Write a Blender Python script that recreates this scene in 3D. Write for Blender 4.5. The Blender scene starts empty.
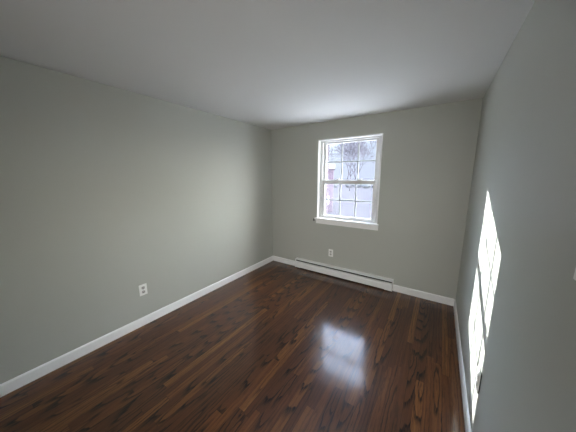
import bpy, bmesh, math, random
from mathutils import Vector, Matrix

scene = bpy.context.scene
COL = scene.collection
PI = math.pi

# ------------------------------------------------------------------ camera
W, H = 2.885, 2.44          # room width (x), height (z); window wall is y = 0
REAR = -4.15                # wall behind the camera
F_PX = 224.04
cam_d = bpy.data.cameras.new('camera')
cam = bpy.data.objects.new('camera', cam_d)
COL.objects.link(cam)
cam_d.sensor_fit = 'HORIZONTAL'
cam_d.sensor_width = 36.0
cam_d.lens = F_PX * 36.0 / 576.0
cam_d.clip_start = 0.02
cam_d.clip_end = 500
pitch, yaw, roll = -0.17322690, -0.59240411, -0.00394714
fwd = Vector((math.sin(yaw)*math.cos(pitch), math.cos(yaw)*math.cos(pitch), math.sin(pitch)))
rgt = Vector((math.cos(yaw), -math.sin(yaw), 0))
upv = rgt.cross(fwd)
r2 = math.cos(roll)*rgt + math.sin(roll)*upv
u2 = -math.sin(roll)*rgt + math.cos(roll)*upv
m = Matrix((r2, u2, -fwd)).transposed().to_4x4()
m.translation = Vector((2.58831, -3.31498, 1.61344))
cam.matrix_world = m
scene.camera = cam

# ------------------------------------------------------------------ light
SUN_DIR = Vector((1.0, -1.10, -0.50)).normalized()      # direction the light travels
SUN_STRENGTH = 6.5
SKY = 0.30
SKY_FILL = 8.5                 # brightness added to the unseen right-hand sky to light the left wall
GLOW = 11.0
EXPOSURE = 1.9

world = bpy.data.worlds.new('winter_sky')
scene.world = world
world.use_nodes = True
nt = world.node_tree
nt.nodes.clear()
def wn(t, **k):
    n = nt.nodes.new(t)
    for a, b in k.items(): setattr(n, a, b)
    return n
geo = wn('ShaderNodeTexCoord')
sep = wn('ShaderNodeSeparateXYZ'); nt.links.new(geo.outputs['Generated'], sep.inputs[0])
ramp = wn('ShaderNodeValToRGB')
for k, (p, c) in enumerate([(0.0, (0.72, 0.78, 1.0)), (0.14, (0.72, 0.80, 1.0)), (0.32, (0.58, 0.76, 1.0)), (0.56, (0.42, 0.48, 0.64)), (0.9, (0.42, 0.48, 0.62))]):
    if k > 1: ramp.color_ramp.elements.new(p)
    ramp.color_ramp.elements[k].position = p; ramp.color_ramp.elements[k].color = (*c, 1)
nt.links.new(sep.outputs['Z'], ramp.inputs[0])
bg1 = wn('ShaderNodeBackground'); 
hi = wn('ShaderNodeMapRange', interpolation_type='SMOOTHSTEP')      # sky above the view raised, added to light the room
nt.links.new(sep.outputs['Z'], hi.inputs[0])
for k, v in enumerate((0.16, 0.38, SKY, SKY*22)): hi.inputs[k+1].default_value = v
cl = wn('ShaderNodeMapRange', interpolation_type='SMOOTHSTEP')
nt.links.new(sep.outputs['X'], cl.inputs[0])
for k, v in enumerate((0.05, 0.45, 0.0, SKY_FILL)): cl.inputs[k+1].default_value = v
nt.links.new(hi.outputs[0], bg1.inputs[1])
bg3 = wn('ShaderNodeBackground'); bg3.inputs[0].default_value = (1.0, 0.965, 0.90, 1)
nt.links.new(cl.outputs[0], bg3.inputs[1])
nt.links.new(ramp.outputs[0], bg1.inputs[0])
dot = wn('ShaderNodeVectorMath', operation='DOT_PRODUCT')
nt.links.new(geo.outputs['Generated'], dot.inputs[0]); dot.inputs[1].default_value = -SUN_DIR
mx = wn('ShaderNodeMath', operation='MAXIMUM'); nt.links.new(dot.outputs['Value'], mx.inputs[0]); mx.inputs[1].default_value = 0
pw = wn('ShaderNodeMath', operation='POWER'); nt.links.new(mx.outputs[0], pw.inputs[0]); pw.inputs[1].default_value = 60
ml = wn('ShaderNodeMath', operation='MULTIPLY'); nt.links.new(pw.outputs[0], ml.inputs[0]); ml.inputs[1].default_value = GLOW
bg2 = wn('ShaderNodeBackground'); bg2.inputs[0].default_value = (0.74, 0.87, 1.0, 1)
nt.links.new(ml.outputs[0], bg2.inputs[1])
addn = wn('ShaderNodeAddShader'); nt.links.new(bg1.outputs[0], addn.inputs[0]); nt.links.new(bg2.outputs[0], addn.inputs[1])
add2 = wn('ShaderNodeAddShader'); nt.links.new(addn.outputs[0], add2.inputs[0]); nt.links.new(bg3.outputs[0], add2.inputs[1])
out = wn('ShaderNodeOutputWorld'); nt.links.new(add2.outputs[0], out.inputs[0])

sun_d = bpy.data.lights.new('sun', 'SUN')
sun_d.energy = SUN_STRENGTH
sun_d.angle = math.radians(0.15)
sun_d.color = (1.0, 0.975, 0.945)
sun = bpy.data.objects.new('sun', sun_d)
COL.objects.link(sun)
sun.rotation_euler = SUN_DIR.to_track_quat('-Z', 'Y').to_euler()
sun.location = (-20, 24, 14)

FILL_W = 6.0               # fill lamp added unseen behind the camera to lift the near walls
hl = bpy.data.lights.new('hall_fill', 'AREA')
hl.shape = 'RECTANGLE'; hl.size = 0.74; hl.size_y = 1.9
hl.energy = FILL_W; hl.color = (1.0, 0.97, 0.92)
hlo = bpy.data.objects.new('hall_fill', hl)
COL.objects.link(hlo)
hl.spread = math.radians(100)
hlo.location = (2.38, REAR - 0.30, 1.10)
hlo.rotation_euler = (Vector((0.35, -0.3, 0.40)) - hlo.location).to_track_quat('-Z', 'Z').to_euler()

vs = scene.view_settings
vs.view_transform = 'Standard'; vs.look = 'None'; vs.gamma = 1.0; vs.use_curve_mapping = False
vs.exposure = EXPOSURE
scene.cycles.max_bounces = 14
scene.cycles.diffuse_bounces = 9
scene.cycles.transparent_max_bounces = 16

# ------------------------------------------------------------------ material helpers
class NT:
    def __init__(s, name):
        s.m = bpy.data.materials.new(name); s.m.use_nodes = True
        s.t = s.m.node_tree; s.t.nodes.clear()
        s.out = s.t.nodes.new('ShaderNodeOutputMaterial')
    def n(s, typ, **k):
        n = s.t.nodes.new(typ)
        for a, b in k.items(): setattr(n, a, b)
        return n
    def put(s, inp, v):
        if isinstance(v, bpy.types.NodeSocket): s.t.links.new(v, inp)
        elif v is not None: inp.default_value = v
    def math(s, op, a, b=None, c=None):
        n = s.n('ShaderNodeMath', operation=op)
        s.put(n.inputs[0], a)
        if b is not None: s.put(n.inputs[1], b)
        if c is not None: s.put(n.inputs[2], c)
        return n.outputs[0]
    def xyz(s, x, y, z):
        n = s.n('ShaderNodeCombineXYZ')
        for i, v in enumerate((x, y, z)): s.put(n.inputs[i], v)
        return n.outputs[0]
    def noise(s, vec, scale, detail=2, rough=.5, out='Fac'):
        n = s.n('ShaderNodeTexNoise')
        s.put(n.inputs['Vector'], vec); n.inputs['Scale'].default_value = scale
        n.inputs['Detail'].default_value = detail; n.inputs['Roughness'].default_value = rough
        return n.outputs[out]
    def smooth(s, v, a, b, lo=0., hi=1.):
        n = s.n('ShaderNodeMapRange', interpolation_type='SMOOTHSTEP')
        s.put(n.inputs[0], v)
        for i, x in enumerate((a, b, lo, hi)): s.put(n.inputs[i+1], x)
        return n.outputs[0]
    def ramp(s, v, stops):
        n = s.n('ShaderNodeValToRGB'); e = n.color_ramp.elements
        while len(e) < len(stops): e.new(0.5)
        for k, (p, c) in enumerate(stops): e[k].position = p; e[k].color = (*c, 1)
        s.put(n.inputs[0], v); return n.outputs[0]
    def mix(s, f, a, b, mode='MIX'):
        n = s.n('ShaderNodeMix', data_type='RGBA', blend_type=mode)
        s.put(n.inputs[0], f)
        for i, v in ((6, a), (7, b)):
            s.put(n.inputs[i], v if not isinstance(v, tuple) else (*v[:3], 1))
        return n.outputs[2]
    def coord(s):
        return s.n('ShaderNodeTexCoord').outputs['Object']
    def bump(s, h, strength, dist):
        n = s.n('ShaderNodeBump'); n.inputs['Strength'].default_value = strength; n.inputs['Distance'].default_value = dist
        s.put(n.inputs['Height'], h); return n.outputs[0]
    def bsdf(s, color, rough=.5, spec=.5, **k):
        n = s.n('ShaderNodeBsdfPrincipled')
        s.put(n.inputs['Base Color'], color if not isinstance(color, tuple) else (*color[:3], 1))
        s.put(n.inputs['Roughness'], rough); s.put(n.inputs['Specular IOR Level'], spec)
        for a, v in k.items(): s.put(n.inputs[a.replace('_', ' ')], v)
        s.t.links.new(n.outputs[0], s.out.inputs[0])
        return n

def paint(name, col, rough=.55, var=.02, bump=.06, scale=260, spec=.4):
    a = NT(name); c = a.coord()
    big = a.noise(c, 1.3, 3)
    lo = tuple(x*(1-var) for x in col); hi = tuple(min(1, x*(1+var)) for x in col)
    f = a.noise(c, scale, 2)
    a.bsdf(a.mix(big, lo, hi), rough, spec, Normal=a.bump(f, bump, .001))
    return a.m
M = {}
M['wall'] = paint('greige_wall_paint', (.468, .478, .437), .5)
M['ceiling'] = paint('white_ceiling_paint', (.70, .70, .695), .8, bump=.1, spec=.2)
M['trim'] = paint('white_trim_paint', (.90, .90, .90), .32, .01, .02, 90)
M['grid'] = paint('shaded_grid_bar', (.56, .57, .60), .4, .01, .01, 90)  # grey stands in for the backlit shade on the window bars
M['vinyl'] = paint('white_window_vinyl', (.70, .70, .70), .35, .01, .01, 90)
M['heater'] = paint('white_heater_enamel', (.88, .88, .87), .35, .01, .02, 120)
M['plate'] = paint('white_plastic_plate', (.90, .90, .88), .3, .01, .0, 90)
M['receptacle'] = paint('grey_plastic_receptacle', (.52, .51, .49), .35, .01, .0, 90)
M['dark'] = paint('dark_metal_and_shade', (.02, .02, .02), .5, .05, .0, 90)
M['fin'] = paint('heater_fin_metal', (.10, .10, .10), .4, .1, .0, 90)
M['steel'] = paint('screw_steel', (.5, .5, .5), .3, .05, .0, 90)
M['bounce'] = paint('bounce_pale', (.53, .53, .54), .9, .04, .2, 3, 0.)  # pale reflector colour for the unseen near ground
M['asphalt'] = paint('pale_worn_asphalt', (.026, .0255, .0305), .9, .10, .2, 3, 0.)
M['bark'] = paint('grey_bark', (.035, .032, .042), .9, .3, .3, 30, .1)
M['hedge'] = paint('dark_hedge_leaf', (.03, .035, .04), .9, .4, .3, 8, .1)
M['roof'] = paint('grey_roof_shingle', (.05, .048, .055), .9, .2, .3, 12, .1)
M['house_window'] = paint('house_window_pane', (.55, .6, .66), .15, .05, 0, 5, .6)

def floor_material():
    a = NT('dark_stained_oak_strip'); c = a.coord()
    sp = a.n('ShaderNodeSeparateXYZ'); a.t.links.new(c, sp.inputs[0])
    x, y = sp.outputs[0], sp.outputs[1]
    BW = 0.0572
    xs = a.math('DIVIDE', x, BW)
    ix = a.math('FLOOR', xs)
    fx = a.math('FRACT', xs)
    wn_ = a.n('ShaderNodeTexWhiteNoise', noise_dimensions='1D'); a.t.links.new(ix, wn_.inputs['W'])
    r1 = wn_.outputs['Value']
    ln = a.math('MULTIPLY_ADD', r1, .8, .9)                      # board length per row
    ys = a.math('ADD', a.math('DIVIDE', y, ln), a.math('MULTIPLY', r1, 37.3))
    iy = a.math('FLOOR', ys); fy = a.math('FRACT', ys)
    wb = a.n('ShaderNodeTexWhiteNoise', noise_dimensions='2D')
    a.t.links.new(a.xyz(ix, iy, 0.), wb.inputs['Vector'])
    sc = a.n('ShaderNodeSeparateColor'); a.t.links.new(wb.outputs['Color'], sc.inputs[0])
    ra, rb, rc = sc.outputs
    # cone-sawn growth rings: arches ("cathedrals") where the cut is near the heart, straight lines elsewhere
    u = a.math('MULTIPLY', a.math('SUBTRACT', fx, a.math('MULTIPLY_ADD', rb, .9, .05)), BW)
    ly = a.math('MULTIPLY', a.math('SUBTRACT', fy, a.math('MULTIPLY_ADD', rc, 1.2, -.1)), ln)
    seedv = a.xyz(a.math('MULTIPLY', x, 9.), a.math('MULTIPLY_ADD', y, 2.2, a.math('MULTIPLY', ra, 50.)), a.math('MULTIPLY', rb, 30.))
    wob = a.noise(seedv, 1.6, 3, .55)
    slope = a.math('MULTIPLY_ADD', a.math('POWER', rc, 3.), .17, .022)
    h = a.math('ADD', a.math('MULTIPLY', ly, slope), a.math('MULTIPLY_ADD', wob, .034, -.017))
    uu = a.math('ADD', u, a.math('MULTIPLY_ADD', a.noise(a.xyz(a.math('MULTIPLY', x, 4.), a.math('MULTIPLY', y, 5.), ra), 3., 2), .012, -.006))
    rr = a.math('SQRT', a.math('ADD', a.math('MULTIPLY', uu, uu), a.math('MULTIPLY', h, h)))
    ring = a.math('FRACT', a.math('MULTIPLY', a.math('POWER', a.math('ADD', rr, .002), .8), 27.))
    ringline = a.math('MULTIPLY', a.smooth(ring, .1, .52, 1., 0.), a.smooth(ring, .0, .08, .0, 1.))
    # open pores, long streaks
    porev = a.xyz(a.math('MULTIPLY', x, 300.), a.math('MULTIPLY_ADD', y, 11., a.math('MULTIPLY', ra, 90.)), a.math('MULTIPLY', rb, 40.))
    pore = a.noise(porev, 1., 3, .6)
    poreline = a.smooth(pore, .52, .72)
    streakv = a.xyz(a.math('MULTIPLY', x, 75.), a.math('MULTIPLY_ADD', y, 2.4, a.math('MULTIPLY', rc, 70.)), a.math('MULTIPLY', rb, 20.))
    streak = a.noise(streakv, 1., 3, .6)
    grain_amt = a.smooth(rc, .3, .8, .4, 1.)
    broken = a.smooth(a.noise(a.xyz(a.math('MULTIPLY', x, 160.), a.math('MULTIPLY', y, 14.), ra), 1., 2), .36, .56)
    dark = a.math('MULTIPLY', a.math('MULTIPLY', ringline, grain_amt), a.math('MULTIPLY_ADD', broken, .5, .5))
    tone = a.math('ADD', a.math('MULTIPLY_ADD', a.math('POWER', ra, 1.6), .62, .10), a.math('MULTIPLY_ADD', streak, .7, -.3))
    base = a.ramp(tone, [(0., (.062, .020, .008)), (.4, (.108, .037, .012)), (.75, (.165, .062, .017)), (1., (.36, .155, .040))])
    base = a.mix(a.math('MULTIPLY', poreline, .65), base, (.022, .010, .006))
    base = a.mix(a.math('MULTIPLY', dark, 1.), base, (.006, .003, .003))
    # seams between boards
    ex = a.math('MINIMUM', fx, a.math('SUBTRACT', 1., fx))
    sx = a.smooth(ex, .0, .026, 1., 0.)
    ey = a.math('MULTIPLY', a.math('MINIMUM', fy, a.math('SUBTRACT', 1., fy)), ln)
    sy = a.smooth(ey, .0, .0018, 1., 0.)
    seam = a.math('MAXIMUM', sx, sy)
    base = a.mix(a.math('MULTIPLY', seam, .75), base, (.008, .004, .003))
    hgt = a.math('ADD', a.math('MULTIPLY', seam, -1.), a.math('ADD', a.math('MULTIPLY', dark, -.35),
          a.math('MULTIPLY', a.noise(a.xyz(a.math('MULTIPLY', x, 17.5), a.math('MULTIPLY', y, 3.), 0.), 1., 2), .5)))
    nb = a.bump(hgt, .25, .0012)
    cloud = a.noise(c, 5., 3, .6)
    a.bsdf(base, .45, .12, Normal=nb, Coat_Weight=1.0, Coat_Roughness=a.math('MULTIPLY_ADD', cloud, .07, .10),
           Coat_IOR=1.47, Coat_Normal=a.bump(hgt, .10, .0008))
    return a.m
M['floor'] = floor_material()

def brick_material(name, c1, c2, mortar):
    a = NT(name); c = a.coord()
    sp = a.n('ShaderNodeSeparateXYZ'); a.t.links.new(c, sp.inputs[0])
    v = a.xyz(a.math('ADD', sp.outputs[0], sp.outputs[1]), sp.outputs[2], 0.)
    b = a.n('ShaderNodeTexBrick'); a.t.links.new(v, b.inputs['Vector'])
    b.inputs['Color1'].default_value = (*c1, 1); b.inputs['Color2'].default_value = (*c2, 1); b.inputs['Mortar'].default_value = (*mortar, 1)
    b.inputs['Scale'].default_value = 1.; b.inputs['Brick Width'].default_value = .21; b.inputs['Row Height'].default_value = .075
    b.inputs['Mortar Size'].default_value = .008
    a.bsdf(b.outputs['Color'], .85, .2)
    return a.m
M['brick'] = brick_material('red_brick', (.036, .018, .027), (.018, .012, .024), (.07, .066, .08))

def glass_material():
    a = NT('clear_window_glass')
    lw = a.n('ShaderNodeLayerWeight'); lw.inputs['Blend'].default_value = .5
    fac = a.math('MULTIPLY_ADD', a.math('POWER', lw.outputs['Facing'], 5.), .92, .03)
    t = a.n('ShaderNodeBsdfTransparent'); t.inputs[0].default_value = (.96, .98, .98, 1)
    g = a.n('ShaderNodeBsdfGlossy'); g.inputs['Roughness'].default_value = .02
    mxs = a.n('ShaderNodeMixShader')
    a.t.links.new(fac, mxs.inputs[0]); a.t.links.new(t.outputs[0], mxs.inputs[1]); a.t.links.new(g.outputs[0], mxs.inputs[2])
    a.t.links.new(mxs.outputs[0], a.out.inputs[0])
    return a.m
M['glass'] = glass_material()

def screen_material():
    a = NT('insect_screen_mesh')
    t = a.n('ShaderNodeBsdfTransparent')
    d = a.n('ShaderNodeBsdfDiffuse'); d.inputs[0].default_value = (.62, .62, .66, 1)
    l = a.n('ShaderNodeBsdfTranslucent'); l.inputs[0].default_value = (.62, .62, .68, 1)
    m1 = a.n('ShaderNodeMixShader'); m1.inputs[0].default_value = .5
    a.t.links.new(d.outputs[0], m1.inputs[1]); a.t.links.new(l.outputs[0], m1.inputs[2])
    m2 = a.n('ShaderNodeMixShader'); m2.inputs[0].default_value = .025
    a.t.links.new(t.outputs[0], m2.inputs[1]); a.t.links.new(m1.outputs[0], m2.inputs[2])
    a.t.links.new(m2.outputs[0], a.out.inputs[0])
    return a.m
M['screen'] = screen_material()

# ------------------------------------------------------------------ mesh helpers
class MB:
    def __init__(s): s.bm = bmesh.new()
    def box(s, x0, x1, y0, y1, z0, z1, bev=0., seg=2):
        r = bmesh.ops.create_cube(s.bm, size=1.)
        vv = r['verts']
        for v in vv:
            v.co = Vector((x0 + (v.co.x+.5)*(x1-x0), y0 + (v.co.y+.5)*(y1-y0), z0 + (v.co.z+.5)*(z1-z0)))
        if bev > 0:
            ee = list({e for v in vv for e in v.link_edges})
            bmesh.ops.bevel(s.bm, geom=ee, offset=bev, segments=seg, affect='EDGES', profile=.6)
        return s
    def prism(s, prof, axis, a0, a1):
        """extrude a closed 2-D profile along an axis: 'x' uses (y,z), 'y' uses (x,z), 'z' uses (x,y)"""
        def P(p, a):
            return {'x': (a, p[0], p[1]), 'y': (p[0], a, p[1]), 'z': (p[0], p[1], a)}[axis]
        A = [s.bm.verts.new(P(p, a0)) for p in prof]; B = [s.bm.verts.new(P(p, a1)) for p in prof]
        n = len(prof)
        s.bm.faces.new(A); s.bm.faces.new(B[::-1])
        for i in range(n): s.bm.faces.new((A[i], B[i], B[(i+1) % n], A[(i+1) % n]))
        return s
    def tube(s, p, q, r0, r1, n=5):
        p, q = Vector(p), Vector(q); d = (q-p).normalized()
        e = d.cross(Vector((0, 0, 1)) if abs(d.z) < .9 else Vector((1, 0, 0))).normalized(); f = d.cross(e)
        A = []; B = []
        for i in range(n):
            t = 2*PI*i/n; o = e*math.cos(t)+f*math.sin(t)
            A.append(s.bm.verts.new(p+o*r0)); B.append(s.bm.verts.new(q+o*r1))
        for i in range(n): s.bm.faces.new((A[i], A[(i+1) % n], B[(i+1) % n], B[i]))
        s.bm.faces.new(A[::-1]); s.bm.faces.new(B)
        return s
    def build(s, name, mat, parent=None, smooth=False):
        bmesh.ops.recalc_face_normals(s.bm, faces=s.bm.faces[:])
        me = bpy.data.meshes.new(name); s.bm.to_mesh(me); s.bm.free()
        me.materials.append(mat)
        if smooth:
            for p in me.polygons: p.use_smooth = True
        o = bpy.data.objects.new(name, me); COL.objects.link(o)
        if parent: o.parent = parent
        return o
def empty(name, loc=(0, 0, 0), rz=0):
    o = bpy.data.objects.new(name, None); COL.objects.link(o)
    o.location = loc; o.rotation_euler = (0, 0, rz); o.empty_display_size = .1
    return o
def tag(o, label, cat, group=None):
    o['label'] = label; o['category'] = cat
    if group: o['group'] = group
    return o
def struct(o): o['kind'] = 'structure'; return o

# ------------------------------------------------------------------ room shell
WX0, WX1, WZ0, WZ1 = .938, 1.893, .918, 2.178     # window opening in the inner wall
def holed(x0, x1, z0, z1, y0, y1, hx0, hx1, hz0, hz1):
    b = MB(); bm = b.bm
    def ringv(y, r): return [bm.verts.new((x, y, z)) for x, z in ((r[0], r[2]), (r[1], r[2]), (r[1], r[3]), (r[0], r[3]))]
    O0, I0 = ringv(y0, (x0, x1, z0, z1)), ringv(y0, (hx0, hx1, hz0, hz1))
    O1, I1 = ringv(y1, (x0, x1, z0, z1)), ringv(y1, (hx0, hx1, hz0, hz1))
    for i in range(4):
        j = (i+1) % 4
        bm.faces.new((O0[i], O0[j], I0[j], I0[i])); bm.faces.new((O1[i], O1[j], I1[j], I1[i]))
        bm.faces.new((O0[i], O0[j], O1[j], O1[i])); bm.faces.new((I0[i], I0[j], I1[j], I1[i]))
    return b
struct(MB().box(-.1, W+.1, REAR-1.2, .14, -.12, 0).build('floor', M['floor']))
struct(MB().box(-.1, W+.1, REAR-1.2, .14, H, H+.12).build('ceiling', M['ceiling']))
struct(MB().box(-.1, 0, REAR-1.2, 0, 0, H).build('wall_left', M['wall']))
struct(MB().box(W, W+.1, REAR-1.2, 0, 0, H).build('wall_right', M['wall']))
struct(holed(-.1, W+.1, 0, H, 0, .14, WX0, WX1, WZ0, WZ1).build('wall_back', M['wall']))
struct(holed(-.3, W+.3, -2.4, 3.2, .141, .29, 1.0, 1.835, .94, 2.15).build('wall_outside', M['brick']))
# wall behind the camera, with an open doorway to the hall
b = MB()
b.box(0, 1.97, REAR-.1, REAR, 0, H).box(2.79, W, REAR-.1, REAR, 0, H).box(1.97, 2.79, REAR-.1, REAR, 2.04, H)
struct(b.build('wall_rear', M['wall']))
struct(MB().box(-.1, W+.1, REAR-1.3, REAR-1.2, 0, H).build('wall_hall', M['wall']))
struct(MB().box(1.90, 1.97, REAR, REAR+.015, 0, 2.11).box(2.79, 2.86, REAR, REAR+.015, 0, 2.11).box(1.97, 2.79, REAR, REAR+.015, 2.04, 2.11).build('trim_1', M['trim']))

BH, BT = .094, .014
def base_prof(s=1):
    return [(0, 0), (s*BT, 0), (s*BT, BH-.012), (s*(BT-.005), BH-.003), (s*(BT-.009), BH), (0, BH)]
struct(MB().prism([(p[0], p[1]) for p in base_prof()], 'y', REAR, 0).build('baseboard_left', M['trim']))
struct(MB().prism([(W+p[0], p[1]) for p in base_prof(-1)], 'y', REAR, 0).build('baseboard_right', M['trim']))
HX0, HX1 = .556, 2.165       # baseboard heater
b = MB().prism([(p[0], p[1]) for p in base_prof(-1)], 'x', BT, HX0-.002).prism([(p[0], p[1]) for p in base_prof(-1)], 'x', HX1+.002, W-BT)
struct(b.build('baseboard_back', M['trim']))

# ------------------------------------------------------------------ window
win = struct(empty('window_1', ((WX0+WX1)/2, .07, WZ0)))
inv = Matrix.Translation(-Vector(win.location))
def wpart(b, name, mat, parent=None, smooth=False):
    o = b.build(name, mat, None, smooth)
    if parent is None:
        o.data.transform(inv); o.parent = win
    else:
        o.data.transform(inv); o.parent = parent
    return o
def ring(b, x0, x1, z0, z1, wl, wr, wb, wt, y0, y1, bev=.002):
    b.box(x0, x0+wl, y0, y1, z0, z1, bev); b.box(x1-wr, x1, y0, y1, z0, z1, bev)
    b.box(x0+wl, x1-wr, y0, y1, z1-wt, z1, bev)
    if wb: b.box(x0+wl, x1-wr, y0, y1, z0, z0+wb, bev)
    return b
# casing bead round the opening and the return boards
b = MB(); ring(b, WX0-.004, WX1+.004, .942, WZ1+.004, .016, .016, 0, .016, -.007, .0, .002)
wpart(b, 'casing', M['trim'])
b = MB(); ring(b, WX0, WX1, .942, WZ1, .012, .012, 0, .012, .0, .138, .001)
wpart(b, 'jamb', M['trim'])
b = MB(); ring(b, WX0+.012, WX1-.012, .938, WZ1-.012, .044, .044, .03, .022, .058, .138, .002)
b.box(WX0+.056, WX0+.064, .0985, .1015, .965, 2.14); b.box(WX1-.064, WX1-.056, .0985, .1015, .965, 2.14)   # parting stops
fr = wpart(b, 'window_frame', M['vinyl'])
SX0, SX1 = WX0+.059, WX1-.059
def sash(name, z0, z1, y0, y1, wb, wt, st):
    b = MB(); ring(b, SX0, SX1, z0, z1, st, st, wb, wt, y0, y1, .004)
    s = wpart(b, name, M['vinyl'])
    gx0, gx1, gz0, gz1 = SX0+st, SX1-st, z0+wb, z1-wt
    yc = (y0+y1)/2
    wpart(MB().box(gx0-.004, gx1+.004, yc-.002, yc+.002, gz0-.004, gz1+.004), 'pane', M['glass'], s)
    g = MB(); t = .011
    for k in (1, 2):
        xc = gx0+(gx1-gx0)*k/3; g.box(xc-t, xc+t, yc+.003, yc+.010, gz0, gz1, .0015)
    zc = (gz0+gz1)/2 + .0; g.box(gx0, gx1, yc+.0035, yc+.0095, zc-t, zc+t, .0015)
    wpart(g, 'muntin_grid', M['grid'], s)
    return s
up = sash('upper_sash', 1.502, 2.150, .102, .134, .058, .030, .040)
lo = sash('lower_sash', .946, 1.560, .064, .097, .044, .062, .044)
b = MB()
for xc in (SX0+.24, SX1-.24):
    b.box(xc-.03, xc+.03, .068, .092, 1.5605, 1.570, .003)
    b.tube((xc, .080, 1.570), (xc, .080, 1.579), .011, .010, 12)
    b.box(xc-.004, xc+.036, .073, .083, 1.574, 1.582, .002)
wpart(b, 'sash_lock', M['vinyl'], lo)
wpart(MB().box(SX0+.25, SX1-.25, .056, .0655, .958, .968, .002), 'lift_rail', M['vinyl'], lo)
b = MB(); b.box(SX0, SX1, .1375, .1385, .950, 1.525)
sc_ = wpart(b, 'insect_screen', M['screen'])
b = MB(); ring(b, SX0-.01, SX1+.01, .946, 1.53, .016, .016, .016, .016, .136, .1402, .001)
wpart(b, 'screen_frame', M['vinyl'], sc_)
# stool and apron
b = MB(); b.box(WX0-.030, WX1+.022, -.036, .001, .918, .943, .005, 3); b.box(WX0+.001, WX1-.001, -.002, .062, .9185, .942)
wpart(b, 'window_sill', M['trim'])
wpart(MB().box(WX0-.008, WX1+.018, -.017, -.0005, .850, .9175, .003), 'apron', M['trim'])
# outside sill
wpart(MB().prism([(.1415, .905), (.32, .88), (.32, .915), (.1415, .939)], 'x', 1.0005, 1.8345), 'outside_sill', M['trim'])

# small dark hook by the left end of the sill
hk = tag(empty('cord_hook', (WX0-.052, 0, .905)), 'tiny dark metal hook on the wall at left end of window sill', 'hook')
MB().box(-.010, .010, -.004, -.0003, -.022, .022, .001).build('hook_plate', M['dark'], hk)
b = MB(); pts = [(0, -.004, .012), (0, -.022, .016), (0, -.026, .004), (0, -.024, -.008), (0, -.030, -.014)]
for p, q in zip(pts, pts[1:]): b.tube(p, q, .004, .004, 8)
b.build('hook_arm', M['dark'], hk, True)

# ------------------------------------------------------------------ baseboard heater
ht = tag(empty('baseboard_heater', ((HX0+HX1)/2, 0, 0)), 'long low white metal baseboard heater on the floor below the window', 'heater')
L = (HX1-HX0)/2; HH = .172
b = MB(); b.box(-L, L, -.006, -.0005, .004, HH-.001)
b.build('back_panel', M['heater'], ht)
# top hood: slopes forward from the wall, turned down lip
b = MB(); b.prism([(-.0065, HH), (-.048, HH-.007), (-.052, HH-.012), (-.052, HH-.020), (-.050, HH-.020), (-.050, HH-.0125), (-.047, HH-.010), (-.0065, HH-.003)], 'x', -L, L)
b.build('hood', M['heater'], ht)
b = MB(); b.prism([(-.052, .119), (-.046, .124), (-.045, .122), (-.051, .118), (-.056, .110), (-.056, .030), (-.050, .018), (-.0515, .0165), (-.058, .029), (-.058, .1105)], 'x', -L+.10, L-.10)
fc = b.build('front_cover', M['heater'], ht)
b = MB(); b.prism([(-.009, .150), (-.046, .144), (-.046, .1315), (-.009, .136)], 'x', -L+.012, L-.012)  # damper thickened and coloured dark, standing in for shade inside the slot
b.build('damper_shade', M['dark'], ht)
for sgn in (-1, 1):
    b = MB()
    x0, x1 = (L-.104, L) if sgn > 0 else (-L, -L+.104)
    b.prism([(-.0065, .012), (-.054, .012), (-.0595, .020), (-.0595, .115), (-.054, .125), (-.0065, .125)], 'x', x0, x1)
    xe0, xe1 = (L-.002, L+.001) if sgn > 0 else (-L-.001, -L+.002)
    b.prism([(-.0005, .010), (-.0595, .014), (-.0595, .122), (-.0535, .145), (-.0535, HH-.008), (-.0005, HH+.001)], 'x', xe0, xe1)
    b.build('end_cap', M['heater'], ht)
b = MB(); b.tube((-L+.104, -.028, .075), (L-.104, -.028, .075), .011, .011, 10)
el = b.build('heating_element', M['fin'], ht)
b = MB(); n = 150
for k in range(n):
    x = -L+.13+(2*L-.26)*k/(n-1); b.box(x-.0006, x+.0006, -.047, -.009, .045, .105)
b.build('fins', M['fin'], el)
for o in list(ht.children) + list(el.children):
    o.data.transform(Matrix.Scale(1.28, 4, (0, 1, 0)))

# ------------------------------------------------------------------ outlets and the switch
def outlet(loc, rz, label, backing=0., recep=True):
    o = tag(empty('wall_outlet', loc, rz), label, 'outlet', 'duplex wall outlets')
    # local frame: plate faces -y, x across, z up
    g = backing
    if g:
        MB().box(-.0375, .0375, -g, -.0004, -.060, .060, .002).build('dark_backing', M['dark'], o)  # dark slab behind the cover plate
    MB().box(-.039, .039, -g-.006, -g-.0003, -.062, .062, .003, 3).build('cover_plate', M['plate'], o)
    for s in (-1, 1):
        zc = s*.0235
        prof = []
        for k in range(24):
            t = 2*PI*k/24
            prof.append((max(-.0165, min(.0165, .0195*math.cos(t))), zc+.0165*math.sin(t)))
        pr = MB().prism(prof, 'y', -g-.0085, -g-.0055).build('receptacle', M['receptacle'], o)
        sl = MB()
        sl.box(-.0085, -.0055, -g-.0089, -g-.0084, zc-.002, zc+.009); sl.box(.0055, .0085, -g-.0089, -g-.0084, zc-.002, zc+.008)
        sl.tube((0, -g-.0089, zc-.008), (0, -g-.0084, zc-.008), .0035, .0035, 12)
        sl.build('slots', M['dark'], pr)
    MB().tube((0, -g-.0072, 0), (0, -g-.0058, 0), .0035, .0035, 12).build('screw', M['steel'], o)
    return o
outlet((0, -2.314, .404), PI/2, 'white duplex outlet low on the long left wall, right way above its baseboard')
outlet((1.203, 0, .378), 0, 'white duplex outlet on the window wall just above the baseboard heater')
outlet((W, -1.772, .448), -PI/2, 'white duplex outlet standing proud of the right wall beside the sunlight patch', .005)
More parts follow.
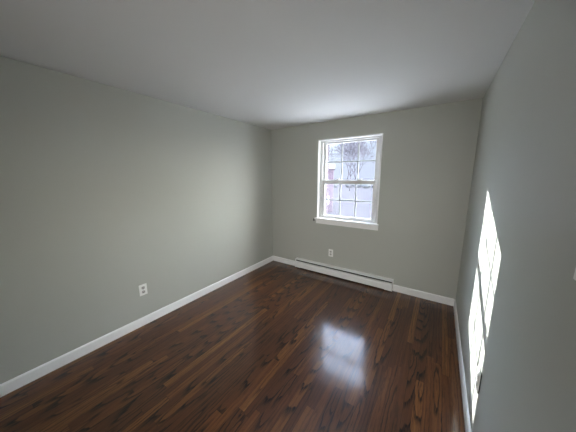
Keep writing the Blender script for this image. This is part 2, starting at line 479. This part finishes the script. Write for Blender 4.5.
sw = tag(empty('light_switch', (W, -2.538, 1.425), -PI/2), 'white toggle light switch high on the right wall, cut off by the picture edge', 'switch')
MB().box(-.037, .037, -.006, -.0003, -.060, .060, .003, 3).build('cover_plate', M['plate'], sw)
MB().prism([(-.0065, -.009), (-.017, .004), (-.018, .009), (-.0065, .006)], 'x', -.005, .005).build('toggle', M['plate'], sw)
for z in (-.041, .041):
    MB().tube((0, -.0072, z), (0, -.0058, z), .003, .003, 10).build('screw', M['steel'], sw)

# ------------------------------------------------------------------ outdoors
GZ = -1.0
struct(MB().box(-140, 140, 10.6, 260, GZ-.3, GZ).build('ground', M['asphalt']))
struct(MB().box(-60, 60, .3, 10.6, GZ-.3, GZ).build('bounce_ground', M['bounce']))  # unseen pale strip added to bounce light up to the ceiling
# brick outbuilding to the left
hs = tag(empty('brick_outbuilding', (-5.55, 13.0, GZ), .385), 'narrow red brick outbuilding seen through the left panes of the window', 'building')
x0, x1, y0, y1, zt = -1.25, 1.25, -1.3, 1.3, 3.15
MB().box(x0, x1, y0, y1, 0, zt).build('walls', M['brick'], hs)
MB().prism([(y0-.15, zt), (y1+.15, zt), (0, zt+.45)], 'x', x0-.1, x1+.1).build('roof', M['roof'], hs)
for (wx, wz) in ((.55, 2.05), (.75, .9)):
    f = MB().box(wx-.22, wx+.22, y0-.04, y0-.001, wz-.3, wz+.3).build('window', M['vinyl'], hs)
    MB().box(wx-.17, wx+.17, y0-.05, y0-.041, wz-.25, wz+.25).build('pane', M['house_window'], f)

# far hedge
rnd = random.Random(5)
b = MB(); bm = b.bm
hx = -42.; prev = None
while hx < 10.:
    w = rnd.uniform(.8, 2.6)
    if rnd.random() < .72:
        hgt = rnd.uniform(.9, 1.3); y = 50+rnd.uniform(-1, 1)
        r = bmesh.ops.create_icosphere(bm, subdivisions=2, radius=1.)
        for v in r['verts']:
            k = 1+rnd.uniform(-.12, .12)
            v.co = Vector((hx+w/2+v.co.x*w*.55*k, y+v.co.y*.9*k, GZ+max(0, .5+v.co.z*.62*k)*hgt))
    hx += w
hg = tag(b.build('hedge', M['hedge']), 'dark uneven hedge far across the pale ground, below the meeting rail', 'hedge')

def tree(x, y, h, seed, label, spread=.55):
    rd = random.Random(seed)
    o = tag(empty('bare_tree', (x, y, GZ)), label, 'tree', 'bare winter trees outside the window')
    tk = MB(); br = MB()
    cnt = [0]
    def grow(p, d, ln, r, lev):
        if lev > 6 or cnt[0] > 2600: return
        cnt[0] += 1
        segs = 2 if lev < 4 else 1
        for i in range(segs):
            q = p + d*(ln/segs); r1 = r*(.86 if lev else .88)
            (tk if lev == 0 else br).tube(p, q, r, r1, 7 if lev == 0 else (5 if lev < 3 else 3))
            p, r = q, r1
            d = (d + Vector((rd.uniform(-.14, .14), rd.uniform(-.14, .14), rd.uniform(-.02, .12)))).normalized()
        n = 3 if lev < 2 else rd.choice((2, 3, 3))
        a0 = rd.uniform(0, 6.28)
        for k in range(n):
            a = a0+k*6.28/n+rd.uniform(-.5, .5)
            e = d.cross(Vector((math.cos(a), math.sin(a), .2))).normalized()
            nd = (d + e*rd.uniform(.6, 1.1)*spread*1.3 + Vector((0, 0, .12))).normalized()
            grow(p, nd, ln*rd.uniform(.66, .84), max(r*.66, .014), lev+1)
    grow(Vector((0, 0, 0)), Vector((rd.uniform(-.05, .05), 0, 1)).normalized(), h*.20, h*.008, 0)
    tk.build('trunk', M['bark'], o, True); br.build('branches', M['bark'], o, True)
    return o
tree(-6.8, 27.0, 11.5, 3, 'nearest bare tree, at far right of the window view beyond the pale ground')
tree(-16.0, 32.0, 13.0, 8, 'bare tree rising just right of the brick outbuilding, seen in the left panes')
tree(-11.0, 37.0, 13.0, 11, 'bare tree with spreading crown behind and left of the nearest tree')
tree(-2.5, 41.0, 14.0, 13, 'bare tree at the right edge of the view behind the nearest tree')
tree(-24.5, 42.0, 15.0, 17, 'bare tree behind the brick outbuilding at left of the window view', .6)
tree(-16.5, 51.0, 16.0, 23, 'distant tall bare tree seen between the others in the middle panes', .6)
tree(-4.5, 57.0, 16.0, 37, 'distant bare tree at right, standing before the hedge', .6)
tree(-29.0, 59.0, 17.0, 29, 'furthest bare tree at far left, thin against the sky', .6)
tree(-17.5, 64.0, 17.0, 31, 'furthest bare tree in the middle of the window view, before the hedge', .6)
